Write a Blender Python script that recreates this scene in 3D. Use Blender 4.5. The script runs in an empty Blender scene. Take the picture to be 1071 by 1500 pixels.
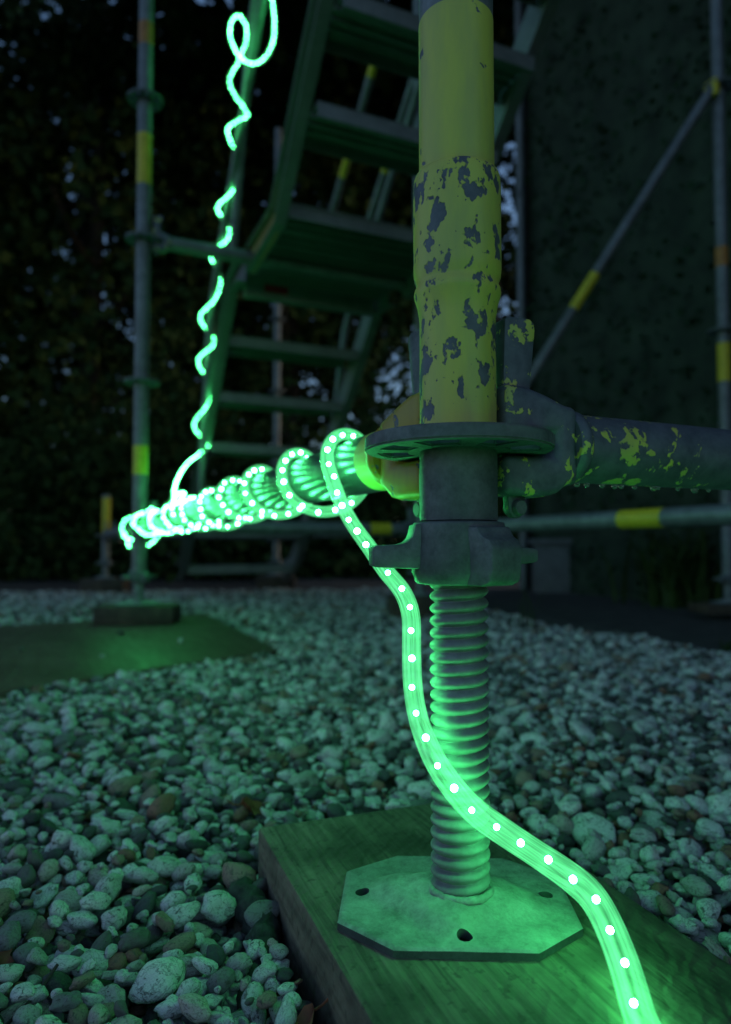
import bpy, bmesh, math, random
import numpy as np
from mathutils import Vector, Matrix, noise
R = math.radians
random.seed(7); rng = np.random.default_rng(7)
sc = bpy.context.scene
C = sc.collection

# ------------------------------------------------------------------ camera, sky, sun, exposure
ZC = 0.28
cam = bpy.data.cameras.new('camera'); co = bpy.data.objects.new('camera', cam); C.objects.link(co)
cam.sensor_fit = 'VERTICAL'; cam.sensor_height = 36.0; cam.sensor_width = 24.0; cam.lens = 24.0
co.location = (0, 0, ZC); co.rotation_euler = (R(90 + 2.3), 0, 0)
cam.shift_y = 10 / 1500
cam.clip_start = 0.02; cam.clip_end = 500
cam.dof.use_dof = True; cam.dof.focus_distance = 0.425; cam.dof.aperture_fstop = 5.0
sc.camera = co
w = bpy.data.worlds.new('World'); sc.world = w; w.use_nodes = True
nt = w.node_tree
SUN_EL, SUN_ROT = 12, 80
sky = nt.nodes.new('ShaderNodeTexSky'); sky.sky_type = 'NISHITA'; sky.sun_disc = False
sky.sun_elevation = R(SUN_EL); sky.sun_rotation = R(SUN_ROT); sky.air_density = 1.0; sky.dust_density = 1.0; sky.ozone_density = 3.0
bg = nt.nodes['Background']; bg.inputs['Strength'].default_value = 0.14
nt.links.new(sky.outputs[0], bg.inputs['Color'])
sl = bpy.data.lights.new('sun', 'SUN'); so = bpy.data.objects.new('sun', sl); C.objects.link(so)
sl.energy = 0.01; sl.angle = R(40); sl.color = (1.0, 0.93, 0.85)
# light comes from behind-left of the camera, low (dusk)
so.rotation_euler = Vector((math.sin(R(SUN_ROT)) * math.cos(R(SUN_EL)), math.cos(R(SUN_ROT)) * math.cos(R(SUN_EL)), math.sin(R(SUN_EL)))).to_track_quat('Z', 'Y').to_euler()
vs = sc.view_settings; vs.view_transform = 'Standard'; vs.look = 'None'; vs.exposure = 0.2; vs.gamma = 1; vs.use_curve_mapping = False
sc.display_settings.display_device = 'sRGB'
sc.render.engine = 'CYCLES'
cy = sc.cycles
cy.max_bounces = 4; cy.diffuse_bounces = 2; cy.glossy_bounces = 2; cy.transparent_max_bounces = 24; cy.transmission_bounces = 4
cy.caustics_reflective = False; cy.caustics_refractive = False; cy.sample_clamp_indirect = 3.0; cy.blur_glossy = 0.5
cy.use_denoising = True

# ------------------------------------------------------------------ helpers
def mesh(name, V, F, uv=None, smooth=True, ang=35):
    me = bpy.data.meshes.new(name)
    me.from_pydata([tuple(v) for v in V], [], [tuple(f) for f in F])
    if uv is not None:
        l = me.uv_layers.new(name='UVMap')
        l.data.foreach_set('uv', np.asarray(uv, dtype=np.float32).ravel())
    me.update()
    fix(me, smooth, ang)
    return me
def fix(me, smooth=True, ang=35):
    if smooth:
        me.polygons.foreach_set('use_smooth', [True] * len(me.polygons))
        me.set_sharp_from_angle(angle=R(ang))
    me.update()
def obj(name, me, mat=None, parent=None):
    o = bpy.data.objects.new(name, me); C.objects.link(o)
    if mat is not None and len(me.materials) == 0: me.materials.append(mat)
    if parent is not None: o.parent = parent
    return o
def tag(o, label, cat=None, group=None, kind=None):
    if label: o['label'] = label
    if cat: o['category'] = cat
    if group: o['group'] = group
    if kind: o['kind'] = kind
    return o
def thing(name, label, cat, loc=(0, 0, 0), rz=0, group=None):
    o = bpy.data.objects.new(name, None); C.objects.link(o); o.empty_display_size = 0.05
    o.location = loc; o.rotation_euler = (0, 0, rz)
    return tag(o, label, cat, group)
class MB:
    def __init__(s): s.V = []; s.F = []
    def add(s, V, F, M=None):
        n = len(s.V)
        s.V += [tuple(M @ Vector(v)) if M is not None else tuple(v) for v in V]
        s.F += [tuple(i + n for i in f) for f in F]; return s
    def box(s, x0, x1, y0, y1, z0, z1, M=None):
        V = [(x0, y0, z0), (x1, y0, z0), (x1, y1, z0), (x0, y1, z0), (x0, y0, z1), (x1, y0, z1), (x1, y1, z1), (x0, y1, z1)]
        return s.add(V, [(0, 3, 2, 1), (4, 5, 6, 7), (0, 1, 5, 4), (1, 2, 6, 5), (2, 3, 7, 6), (3, 0, 4, 7)], M)
    def lathe(s, prof, n=32, M=None):
        V = []; F = []
        for r, z in prof:
            for k in range(n):
                a = 2 * math.pi * k / n; V.append((r * math.cos(a), r * math.sin(a), z))
        for i in range(len(prof) - 1):
            for k in range(n):
                k2 = (k + 1) % n
                F.append((i * n + k, i * n + k2, (i + 1) * n + k2, (i + 1) * n + k))
        F.append(tuple(reversed(range(n)))); m = (len(prof) - 1) * n; F.append(tuple(m + k for k in range(n)))
        return s.add(V, F, M)
    def prism(s, poly, z0, z1, M=None):
        n = len(poly)
        V = [(x, y, z0) for x, y in poly] + [(x, y, z1) for x, y in poly]
        F = [tuple(reversed(range(n))), tuple(range(n, 2 * n))] + [(k, (k + 1) % n, n + (k + 1) % n, n + k) for k in range(n)]
        return s.add(V, F, M)
    def me(s, name, bevel=0, seg=2, smooth=True, ang=35):
        me = bpy.data.meshes.new(name); me.from_pydata(s.V, [], s.F)
        bm = bmesh.new(); bm.from_mesh(me)
        bmesh.ops.recalc_face_normals(bm, faces=bm.faces)
        if bevel:
            es = [e for e in bm.edges if len(e.link_faces) == 2 and e.calc_face_angle(0) > R(28)]
            bmesh.ops.bevel(bm, geom=es, offset=bevel, segments=seg, profile=0.5, affect='EDGES', clamp_overlap=True)
        bm.to_mesh(me); bm.free(); fix(me, smooth, ang); return me
def frames(P):
    P = np.asarray(P, float); T = np.gradient(P, axis=0); T /= np.linalg.norm(T, axis=1)[:, None]
    N = np.zeros_like(P); n = np.cross(T[0], (0.13, 0.31, 0.94)); N[0] = n / np.linalg.norm(n)
    for i in range(1, len(P)):
        n = N[i - 1] - T[i] * np.dot(N[i - 1], T[i]); N[i] = n / np.linalg.norm(n)
    return P, T, N, np.cross(T, N)
def sweep(P, rad, n=12, name='sweep', squash=1.0, smooth=True):
    P, T, N, B = frames(P); m = len(P); rad = np.broadcast_to(np.asarray(rad, float), (m,))
    L = np.concatenate([[0], np.cumsum(np.linalg.norm(np.diff(P, axis=0), axis=1))])
    V = []
    for i in range(m):
        for k in range(n):
            a = 2 * math.pi * k / n
            V.append(P[i] + rad[i] * (math.cos(a) * N[i] + squash * math.sin(a) * B[i]))
    F = []; UV = []
    for i in range(m - 1):
        for k in range(n):
            k2 = (k + 1) % n
            F.append((i * n + k, i * n + k2, (i + 1) * n + k2, (i + 1) * n + k))
            UV += [(L[i], k / n), (L[i], (k + 1) / n), (L[i + 1], (k + 1) / n), (L[i + 1], k / n)]
    F.append(tuple(reversed(range(n)))); UV += [(0, 0)] * n
    F.append(tuple((m - 1) * n + k for k in range(n))); UV += [(0, 0)] * n
    return mesh(name, V, F, UV, smooth, 50)
def spline(K, per=12):
    K = np.asarray(K, float); out = []
    Q = np.vstack([2 * K[0] - K[1], K, 2 * K[-1] - K[-2]])
    for i in range(1, len(Q) - 2):
        p0, p1, p2, p3 = Q[i - 1], Q[i], Q[i + 1], Q[i + 2]
        for t in np.linspace(0, 1, per, endpoint=False):
            out.append(0.5 * (2 * p1 + (p2 - p0) * t + (2 * p0 - 5 * p1 + 4 * p2 - p3) * t * t + (3 * p1 - p0 - 3 * p2 + p3) * t ** 3))
    out.append(K[-1]); return np.array(out)
def bar(a, b, r, n=16, name='tube'):
    a = np.array(a, float); b = np.array(b, float)
    return sweep([a, a + (b - a) * .5, b], r, n, name)

# ------------------------------------------------------------------ materials
class NM:
    def __init__(s, name):
        s.m = bpy.data.materials.new(name); s.m.use_nodes = True; s.t = s.m.node_tree; s.n = s.t.nodes; s.l = s.t.links
        s.b = s.n['Principled BSDF']; s.tc = s.n.new('ShaderNodeTexCoord')
    def lk(s, a, b): s.l.new(a, b)
    def mapn(s, scale=(1, 1, 1), src='Object', loc=None):
        m = s.n.new('ShaderNodeMapping'); m.inputs['Scale'].default_value = scale
        s.lk(s.tc.outputs[src], m.inputs['Vector'])
        if loc is not None: s.lk(loc, m.inputs['Location'])
        return m.outputs[0]
    def noise(s, vec, scale, detail=4, rough=.55, dist=0):
        x = s.n.new('ShaderNodeTexNoise'); s.lk(vec, x.inputs['Vector'])
        x.inputs['Scale'].default_value = scale; x.inputs['Detail'].default_value = detail; x.inputs['Roughness'].default_value = rough; x.inputs['Distortion'].default_value = dist
        return x.outputs['Fac']
    def ramp(s, fac, stops, interp='LINEAR'):
        x = s.n.new('ShaderNodeValToRGB'); x.color_ramp.interpolation = interp
        e = x.color_ramp.elements
        while len(e) < len(stops): e.new(0.5)
        for k, (p, c) in enumerate(stops):
            e[k].position = p; e[k].color = (c[0], c[1], c[2], 1) if not isinstance(c, (int, float)) else (c, c, c, 1)
        s.lk(fac, x.inputs['Fac']); return x.outputs['Color']
    def mix(s, fac, a, b, mode='MIX'):
        x = s.n.new('ShaderNodeMix'); x.data_type = 'RGBA'; x.blend_type = mode
        for v, i in ((fac, 0), (a, 6), (b, 7)):
            if isinstance(v, (int, float)): x.inputs[i].default_value = v if i == 0 else (v, v, v, 1)
            elif isinstance(v, tuple): x.inputs[i].default_value = (*v, 1)
            else: s.lk(v, x.inputs[i])
        return x.outputs[2]
    def math(s, op, a, b=0.0, c=None, clamp=False):
        x = s.n.new('ShaderNodeMath'); x.operation = op; x.use_clamp = clamp
        for i, v in enumerate((a, b) if c is None else (a, b, c)):
            if isinstance(v, (int, float)): x.inputs[i].default_value = v
            else: s.lk(v, x.inputs[i])
        return x.outputs[0]
    def bump(s, h, dist=.001, strength=.6, base=None):
        x = s.n.new('ShaderNodeBump'); x.inputs['Distance'].default_value = dist; x.inputs['Strength'].default_value = strength
        s.lk(h, x.inputs['Height'])
        if base is not None: s.lk(base, x.inputs['Normal'])
        s.lk(x.outputs[0], s.b.inputs['Normal']); return x.outputs[0]
    def set(s, color=None, rough=None, metal=None, spec=None):
        for v, k in ((color, 'Base Color'), (rough, 'Roughness'), (metal, 'Metallic'), (spec, 'Specular IOR Level')):
            if v is None: continue
            if isinstance(v, tuple): s.b.inputs[k].default_value = (*v, 1)
            elif isinstance(v, (int, float)): s.b.inputs[k].default_value = v
            else: s.lk(v, s.b.inputs[k])
        return s
YEL = (0.60, 0.58, 0.10)
def steel(name, a=(.12, .13, .14), b=(.28, .29, .30), metal=.45, rough=(.42, .68), scale=40, bump=.0004):
    q = NM(name); v = q.mapn()
    n1 = q.noise(v, scale, 6, .65); n2 = q.noise(v, scale * 7, 3); n3 = q.noise(v, scale * .25, 3)
    c = q.ramp(n1, [(.3, a), (.7, b)])
    c = q.mix(q.ramp(n3, [(.35, 0), (.75, .55)]), c, (a[0] * .7, a[1] * .68, a[2] * .62))
    q.set(c, q.ramp(n2, [(.3, rough[0]), (.7, rough[1])]), metal)
    q.bump(q.mix(.5, n1, n2), bump, .6); return q.m
def chipped(name, thr, scale, paint=YEL, soft=.012, zmask=None, stretch=(1, 1, .8), invert=False, dist=.4, xfade=None, metal=.3, srough=.58, sc2=((.07, .08, .10), (.17, .18, .21))):
    """paint over steel; where the noise exceeds thr the paint has come off"""
    q = NM(name); v = q.mapn(stretch)
    n = q.noise(v, scale, 3.2, .55, dist); f = q.noise(q.mapn(), scale * 5, 4); st = q.noise(q.mapn(), 60, 6, .65); dirt = q.noise(q.mapn((1, 1, .25)), 45, 5, .6)
    lo = q.noise(q.mapn(), scale * .28, 2); fi = q.noise(q.mapn(stretch), scale * 3.1, 3, .6)
    h = q.math('MULTIPLY_ADD', f, .09, n); h = q.math('ADD', h, q.math('MULTIPLY', q.math('SUBTRACT', lo, .5), .30)); h = q.math('MAXIMUM', h, q.math('ADD', fi, q.math('MULTIPLY', q.math('SUBTRACT', lo, .68), .35)))
    if xfade:
        sx = q.n.new('ShaderNodeSeparateXYZ'); q.lk(q.tc.outputs['Object'], sx.inputs[0])
        mr = q.n.new('ShaderNodeMapRange'); q.lk(sx.outputs[xfade[0]], mr.inputs[0])
        mr.inputs[1].default_value = xfade[1]; mr.inputs[2].default_value = xfade[2]; mr.inputs[3].default_value = xfade[3]; mr.inputs[4].default_value = xfade[4]
        h = q.math('ADD', h, mr.outputs[0])
    chip = q.ramp(h, [(thr + .045 - soft, 0), (thr + .045 + soft, 1)])
    stc = q.ramp(st, [(.3, sc2[0]), (.7, sc2[1])])
    pc = q.mix(q.ramp(dirt, [(.42, 0), (.8, .6)]), paint, (paint[0] * .45, paint[1] * .5, paint[2] * 1.6))
    c = q.mix(chip, pc, stc)
    q.set(c, q.ramp(chip, [(0, .42), (1, srough)]), q.ramp(chip, [(0, 0), (1, metal)]))
    hh = q.mix(.12, q.math('SUBTRACT', 1.0, chip), q.noise(q.mapn(), 220, 3))
    q.bump(hh, .0006, .8); return q.m
def plain(name, col, rough=.6, metal=0, var=.25, scale=30, bump=.0003):
    q = NM(name); n = q.noise(q.mapn(), scale, 5, .6)
    q.set(q.ramp(n, [(.3, tuple(c * (1 - var) for c in col)), (.7, tuple(min(1, c * (1 + var)) for c in col))]), rough, metal)
    q.bump(n, bump, .5); return q.m
M_STEEL = steel('galvanised_steel')
M_DARK = steel('weathered_casting', (.075, .085, .09), (.22, .235, .25), .35, (.5, .75), 55, .0006)
M_PLATE = steel('zinc_plate', (.15, .155, .15), (.47, .48, .46), .10, (.5, .85), 75, .0018)
M_EDGE = steel('dark_cut_edge', (.035, .04, .04), (.10, .11, .11), .2, (.6, .85), 60)
M_SPIN = steel('zinc_spindle', (.14, .15, .15), (.32, .33, .34), .2, (.5, .78), 45, .0006)
M_ALU = steel('brushed_aluminium', (.15, .16, .16), (.27, .28, .28), .35, (.38, .55), 14, .0003)
M_YEL = chipped('yellow_paint', .70, 60)
M_YCH = chipped('chipped_yellow_paint', .572, 78, stretch=(1, 1, .7), dist=.12)
M_YHEAD = chipped('yellow_cast_head', .64, 60, (.40, .28, .02))
M_WORN = chipped('worn_yellow_casting', .425, 75)
M_RTUBE = chipped('worn_yellow_tube', .447, 58, xfade=(0, .216, .218, 0, .6))
M_LTUBE = chipped('yellow_end_tube', .72, 60, xfade=(0, .118, .121, 0, 1), metal=.75, srough=.34, sc2=((.06, .068, .08), (.14, .15, .17)))
M_STICK = plain('yellow_sticker', (.60, .48, .02), .5, 0, .2, 60)
M_ORANGE = plain('orange_sticker', (.42, .17, .03), .5, 0, .3, 60)
M_RED = plain('red_sticker', (.55, .02, .03), .5)
def wood(name, dark, light, axis_scale, rough=.75, bump=.0012):
    q = NM(name); v = q.mapn(axis_scale)
    g = q.noise(v, 1, 5, .6, .6); g2 = q.noise(q.mapn(tuple(a * 3.2 for a in axis_scale)), 1, 4, .65); st = q.noise(q.mapn(), 14, 4)
    saw = q.n.new('ShaderNodeTexWave'); q.lk(q.mapn(), saw.inputs['Vector']); saw.wave_type = 'BANDS'; saw.bands_direction = 'DIAGONAL'
    saw.inputs['Scale'].default_value = 46; saw.inputs['Distortion'].default_value = 7; saw.inputs['Detail'].default_value = 3; saw.inputs['Detail Scale'].default_value = 1.2
    c = q.ramp(g, [(.28, dark), (.72, light)])
    c = q.mix(q.ramp(g2, [(.5, 0), (.68, .55)]), c, tuple(d * .55 for d in dark))
    c = q.mix(q.ramp(st, [(.42, 0), (.66, .8)]), c, tuple(d * .5 for d in dark)); kn = q.noise(q.mapn(), 130, 2); c = q.mix(q.ramp(kn, [(.60, 0), (.70, .5)]), c, tuple(d * .4 for d in dark))
    q.set(c, rough)
    q.bump(q.mix(.3, q.mix(.55, g, g2), saw.outputs['Fac']), bump, .7); return q.m
M_PLANK = wood('old_plank_wood', (.060, .050, .034), (.27, .225, .155), (6, 110, 60), .8, .0022)
M_BLOCK = wood('block_wood', (.05, .035, .022), (.13, .09, .06), (10, 90, 60))
def boardmat():
    q = NM('film_faced_board'); n = q.noise(q.mapn(), 5, 6, .65); n2 = q.noise(q.mapn((8, 60, 30)), 1, 4)
    q.set(q.ramp(n, [(.3, (.10, .060, .040)), (.72, (.17, .110, .075))]), q.ramp(n2, [(.3, .42), (.7, .66)]))
    q.bump(n2, .0008, .5); return q.m
M_BOARD = boardmat()
def pebblemat():
    q = NM('pebble_stone')
    oi = q.n.new('ShaderNodeObjectInfo'); rnd = oi.outputs['Random']
    base = q.ramp(rnd, [(0, (.74, .73, .68)), (.14, (.58, .57, .53)), (.27, (.80, .78, .73)), (.40, (.46, .43, .39)), (.49, (.68, .67, .64)), (.60, (.20, .20, .19)), (.68, (.33, .23, .17)),
                        (.75, (.07, .075, .075)), (.84, (.13, .125, .11)), (.90, (.30, .14, .09)), (.935, (.55, .46, .40)), (.965, (.04, .045, .045))], 'CONSTANT')
    off = q.n.new('ShaderNodeCombineXYZ'); m = q.math('MULTIPLY', rnd, 57.3); m2 = q.math('MULTIPLY', rnd, 131.7)
    q.lk(m, off.inputs[0]); q.lk(m2, off.inputs[1]); q.lk(m, off.inputs[2])
    v = q.mapn(loc=off.outputs[0])
    n1 = q.noise(v, 1.6, 5, .7, .8); n2 = q.noise(v, 5.5, 3, .7); n3 = q.noise(v, 17, 1)
    vein = q.math('ABSOLUTE', q.math('SUBTRACT', q.noise(v, 1.3, 5, .6, 1.2), .5))
    c = q.mix(q.ramp(n1, [(.565, 0), (.635, .85)]), base, (.07, .066, .052))
    c = q.mix(q.ramp(n2, [(.615, 0), (.67, .85)]), c, (.03, .032, .027))
    c = q.mix(q.ramp(vein, [(0, .7), (.025, 0)]), c, (.09, .085, .07))
    c = q.mix(q.ramp(n3, [(.3, .25), (.6, 0)]), c, (.2, .18, .14))
    q.set(c, q.ramp(n2, [(.3, .5), (.7, .85)]), 0, .35)
    q.bump(q.mix(.35, n1, q.mix(.4, n2, n3)), .0022, .8); return q.m
M_PEB = pebblemat()
M_SOIL = plain('dark_soil', (.030, .026, .021), .95, 0, .5, 25, .01)
M_PATH = plain('packed_earth', (.060, .052, .046), .95, 0, .4, 12, .012)
M_WALL = plain('mossy_render', (.030, .048, .028), .95, 0, .55, 6, .01)
M_PLINTH = plain('pale_render', (.13, .13, .13), .85, 0, .2, 10, .003)
M_BARK = plain('tree_bark', (.045, .036, .028), .95, 0, .4, 18, .01)
def leafmat(name, a, b, rough=.55):
    q = NM(name); n = q.noise(q.mapn(), 1.1, 4); n2 = q.noise(q.mapn(), 14, 2)
    q.set(q.mix(.5, q.ramp(n, [(.3, a), (.7, b)]), q.ramp(n2, [(.3, a), (.7, b)])), rough); q.b.inputs['Specular IOR Level'].default_value = .15
    return q.m
M_LEAF = leafmat('tree_leaves', (.018, .040, .011), (.045, .080, .020), .85)
M_IVY = leafmat('ivy_leaves', (.012, .034, .015), (.028, .06, .025), .85)
M_DEAD = plain('dead_leaf_brown', (.22, .075, .03), .7, 0, .4, 90, .0006)
M_WRAP = plain('wet_bark', (.045, .05, .04), .95, 0, .6, 130, .004)

# ------------------------------------------------------------------ tower grid: s runs along the left ledger, t along the right ledger
P0 = np.array([.0605, .444]); Ld = np.array([-.403, .915]); Ld /= np.linalg.norm(Ld); Md = np.array([Ld[1], -Ld[0]])
AL = math.atan2(Ld[1], Ld[0]); AM = math.atan2(Md[1], Md[0])
def G(s, t): return P0 + s * Ld + t * Md
def GZ(s, t, z): p = G(s, t); return np.array([p[0], p[1], z])
ZR = ZC + .066            # height of the lowest rosettes
ZL = ZC + .069            # axis of the ledgers on them

# ------------------------------------------------------------------ ground
plank_poly = [(-.0884, .570), (.137, .000), (.325, .071), (.103, .640)]
board_poly = [(-.2175, 1.733), (-.63, 2.68), (-1.45, 2.05), (-.90, 1.00)]
def inside(x, y, poly):
    c = np.zeros(np.shape(x), bool); n = len(poly)
    for i in range(n):
        x1, y1 = poly[i]; x2, y2 = poly[(i + 1) % n]
        c ^= ((y1 > y) != (y2 > y)) & (x < (x2 - x1) * (y - y1) / (y2 - y1 + 1e-12) + x1)
    return c
def gravel_edge(x):   # the bed ends at this depth
    return np.where(x < .2, 4.5 - .15 * np.abs(x), np.maximum(4.5 - (x - .2) * 4.2, .9 + (x - 1.2) * -.55)) + .07 * np.sin(x * 9) + .05 * np.sin(x * 23 + 1)
g = MB(); N = 40
xs = np.concatenate([[-120, -30], np.linspace(-8, 8, 41), [30, 120]]); ys = np.concatenate([[-60, -15], np.linspace(-3, 14, 41), [40, 200]])
V = [(x, y, -.026 + (.008 * noise.noise((x * .9, y * .9, 0)) if abs(x) < 8 and -3 < y < 14 else 0)) for y in ys for x in xs]
nx = len(xs)
F = [(j * nx + i, j * nx + i + 1, (j + 1) * nx + i + 1, (j + 1) * nx + i) for j in range(len(ys) - 1) for i in range(nx - 1)]
ground = tag(obj('ground', mesh('ground', V, F), M_SOIL), 'dark earth bed under the gravel', kind='structure')
# packed earth strip between the gravel and the wall
V = []; F = []
for i, x in enumerate(np.linspace(-.6, 4.6, 60)):
    y0 = float(gravel_edge(np.array(x))) - .12; 
    for j in range(9):
        y = y0 + (7.0 - y0) * (j / 8) ** 1.4
        V.append((x, y, -.030 + .026 * min(1, j / 1.0) + .008 * noise.noise((x * 3, y * 3, 2)) if j else -.05))
for i in range(59):
    for j in range(8):
        F.append((i * 9 + j, (i + 1) * 9 + j, (i + 1) * 9 + j + 1, i * 9 + j + 1))
tag(obj('earth_path', mesh('earth_path', V, F), M_PATH), 'strip of packed dark earth between gravel and wall', kind='structure')

# pebble prototypes: unit-size rounded, slightly facetted stones
def pebble_proto(k):
    bm = bmesh.new(); bmesh.ops.create_icosphere(bm, subdivisions=3, radius=1)
    r2 = random.Random(100 + k); pl = []
    for _ in range(r2.randint(6, 14)):
        v = Vector((r2.gauss(0, 1), r2.gauss(0, 1), r2.gauss(0, 1))).normalized(); pl.append((v, r2.uniform(.58, .92)))
    so_ = Vector((k * 7.1, k * 3.3, 0)); rough = r2.choice([.06, .10, .16, .24]); KS = r2.choice([9, 14, 22, 30])
    for v in bm.verts:
        p = v.co.normalized(); r = 1.0
        for n_, d in pl:
            c = p.dot(n_)
            if c > 1e-3:
                q_ = d / c
                r = -math.log(math.exp(-KS * r) + math.exp(-KS * q_)) / KS     # soft minimum: worn facets
        r *= 1 + rough * noise.noise(p * 1.7 + so_) + rough * .6 * noise.noise(p * 4.2 + so_) + rough * .22 * noise.noise(p * 9 + so_)
        v.co = p * r
    me = bpy.data.meshes.new('pebble'); bm.to_mesh(me); bm.free()
    me.polygons.foreach_set('use_smooth', [True] * len(me.polygons)); me.materials.append(M_PEB); me.update()
    return me
protos = [pebble_proto(k) for k in range(16)]

# drop the stones one after the other on a height field
def halfw(y): return .57 * y + .32
gx0, gx1, gy0, gy1, cell = -1.6, 1.6, .06, 2.1, .0030
nxg = int((gx1 - gx0) / cell); nyg = int((gy1 - gy0) / cell)
H = np.full((nyg, nxg), -.024, np.float32)
CX, CY = np.meshgrid(gx0 + (np.arange(nxg) + .5) * cell, gy0 + (np.arange(nyg) + .5) * cell)
blocked = inside(CX, CY, plank_poly) | inside(CX, CY, board_poly)
peb = []
NP = 62000
rads = np.clip(np.exp(rng.normal(math.log(.0061), .46, NP)), .0028, .0205)
asp = np.stack([rng.uniform(.95, 1.4, NP), rng.uniform(.75, 1.05, NP), rng.uniform(.5, .82, NP)], 1)
for i in range(NP):
    r = float(rads[i]); a, b, c = asp[i]
    rh = r * math.sqrt(a * b); rv = r * c * 1.02
    best = None
    for _ in range(2):
        y = gy0 + (gy1 - gy0) * random.random() ** .62
        x = random.uniform(-1, 1) * halfw(y)
        if y > gravel_edge(np.array(x)): continue
        ix = int((x - gx0) / cell); iy = int((y - gy0) / cell)
        if not (8 < ix < nxg - 9 and 8 < iy < nyg - 9) or blocked[iy, ix]: continue
        h = H[iy, ix]
        if best is None or h < best[0]: best = (h, x, y, ix, iy)
    if best is None: continue
    _, x, y, ix, iy = best
    k = max(1, int(rh / cell)); sl_ = (slice(iy - k, iy + k + 1), slice(ix - k, ix + k + 1))
    if blocked[sl_].mean() > .12: continue
    d2 = ((CX[sl_] - x) ** 2 + (CY[sl_] - y) ** 2) / (rh * rh)
    msk = d2 < 1
    if not msk.any(): continue
    dome = rv * np.sqrt(np.clip(1 - d2, 0, 1))
    zz = np.quantile((H[sl_] + dome)[msk], .72)
    if zz > .018: continue
    Hs = H[sl_]; Hs[msk] = np.maximum(Hs[msk], (zz + dome)[msk])
    peb.append((x, y, zz, r, a, b, c))
peb = np.array(peb)
# far part of the bed: same stones, strewn
nf = 42000
yf = np.sqrt(rng.uniform(2.06 ** 2, 4.6 ** 2, nf)); xf = rng.uniform(-1, 1, nf) * (.6 * yf + .45)
ok = (yf < gravel_edge(xf)) & ~inside(xf, yf, board_poly)
xf, yf = xf[ok], yf[ok]; nf = len(xf)
far = np.stack([xf, yf, rng.uniform(-.016, .004, nf), np.clip(np.exp(rng.normal(math.log(.0080), .32, nf)), .0045, .018), rng.uniform(.95, 1.4, nf), rng.uniform(.75, 1.05, nf), rng.uniform(.5, .85, nf)], 1)
peb = np.vstack([peb, far]); n_all = len(peb)
rot = np.stack([rng.normal(0, .32, n_all), rng.normal(0, .32, n_all), rng.uniform(0, 6.283, n_all)], 1)
idx = rng.integers(0, len(protos), n_all)
# the 300 stones that show largest become single pebbles
th = R(2.3)
dep = peb[:, 1] * math.cos(th) + (peb[:, 2] - ZC) * math.sin(th)
px = 535.5 + 1000 * peb[:, 0] / dep; py = 760 - 1000 * ((peb[:, 2] - ZC) * math.cos(th) - peb[:, 1] * math.sin(th)) / dep
score = peb[:, 3] / dep * (1 + 18 * np.clip(peb[:, 2] + .006, -.05, .02))
score[(px < 4) | (px > 1067) | (py > 1496) | (py < 800)] = 0
score[(peb[:, 2] < -.006)] = 0
order = np.argsort(-score); near = order[:295]; rest = np.setdiff1d(np.arange(n_all), near)
proto_col = bpy.data.collections.new('stone_shapes'); C.children.link(proto_col)
used = set()
for k, i in enumerate(near):
    pi = k % len(protos) if k < len(protos) else int(idx[i])
    o = bpy.data.objects.new('pebble', protos[pi])
    (proto_col if pi not in used else C).objects.link(o); used.add(pi)
    o.location = peb[i, :3]; o.rotation_euler = rot[i]; o.scale = peb[i, 3] * peb[i, 4:7]; o.parent = ground
for x, y, r_ in ((-.72, 2.02, .012), (-.50, 1.86, .010), (-.86, 1.72, .007), (-.62, 1.62, .006), (-.98, 1.80, .008)):      # stray stones on the board
    o = bpy.data.objects.new('pebble', protos[int(r_ * 1000) % len(protos)]); C.objects.link(o); o.location = (x, y, .019 + r_ * .6); o.scale = (r_ * 1.2, r_, r_ * .7); o.rotation_euler = (0, 0, x * 9); o.parent = ground
pm = bpy.data.meshes.new('gravel'); pm.from_pydata([tuple(p) for p in peb[rest, :3]], [], [])
for nm, ty, arr in (('rot', 'FLOAT_VECTOR', rot[rest]), ('scl', 'FLOAT_VECTOR', peb[rest, 3:4] * peb[rest, 4:7])):
    at = pm.attributes.new(nm, ty, 'POINT'); at.data.foreach_set('vector', arr.astype(np.float32).ravel())
at = pm.attributes.new('idx', 'INT', 'POINT'); at.data.foreach_set('value', idx[rest].astype(np.int32))
gv = obj('gravel', pm, None, ground); gv['kind'] = 'stuff'
ng = bpy.data.node_groups.new('strew_stones', 'GeometryNodeTree')
ng.interface.new_socket('Geometry', in_out='INPUT', socket_type='NodeSocketGeometry'); ng.interface.new_socket('Geometry', in_out='OUTPUT', socket_type='NodeSocketGeometry')
gi = ng.nodes.new('NodeGroupInput'); go = ng.nodes.new('NodeGroupOutput'); ip = ng.nodes.new('GeometryNodeInstanceOnPoints')
ci = ng.nodes.new('GeometryNodeCollectionInfo'); ci.inputs['Collection'].default_value = proto_col; ci.inputs['Separate Children'].default_value = True; ci.inputs['Reset Children'].default_value = True
def na(nm, ty):
    x = ng.nodes.new('GeometryNodeInputNamedAttribute'); x.data_type = ty; x.inputs['Name'].default_value = nm
    return [o for o in x.outputs if o.enabled and o.name == 'Attribute'][0]
ng.links.new(gi.outputs[0], ip.inputs['Points']); ng.links.new(ci.outputs[0], ip.inputs['Instance']); ip.inputs['Pick Instance'].default_value = True
ng.links.new(na('idx', 'INT'), ip.inputs['Instance Index']); ng.links.new(na('rot', 'FLOAT_VECTOR'), ip.inputs['Rotation']); ng.links.new(na('scl', 'FLOAT_VECTOR'), ip.inputs['Scale'])
ng.links.new(ip.outputs[0], go.inputs[0])
gv.modifiers.new('strew', 'NODES').node_group = ng

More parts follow.
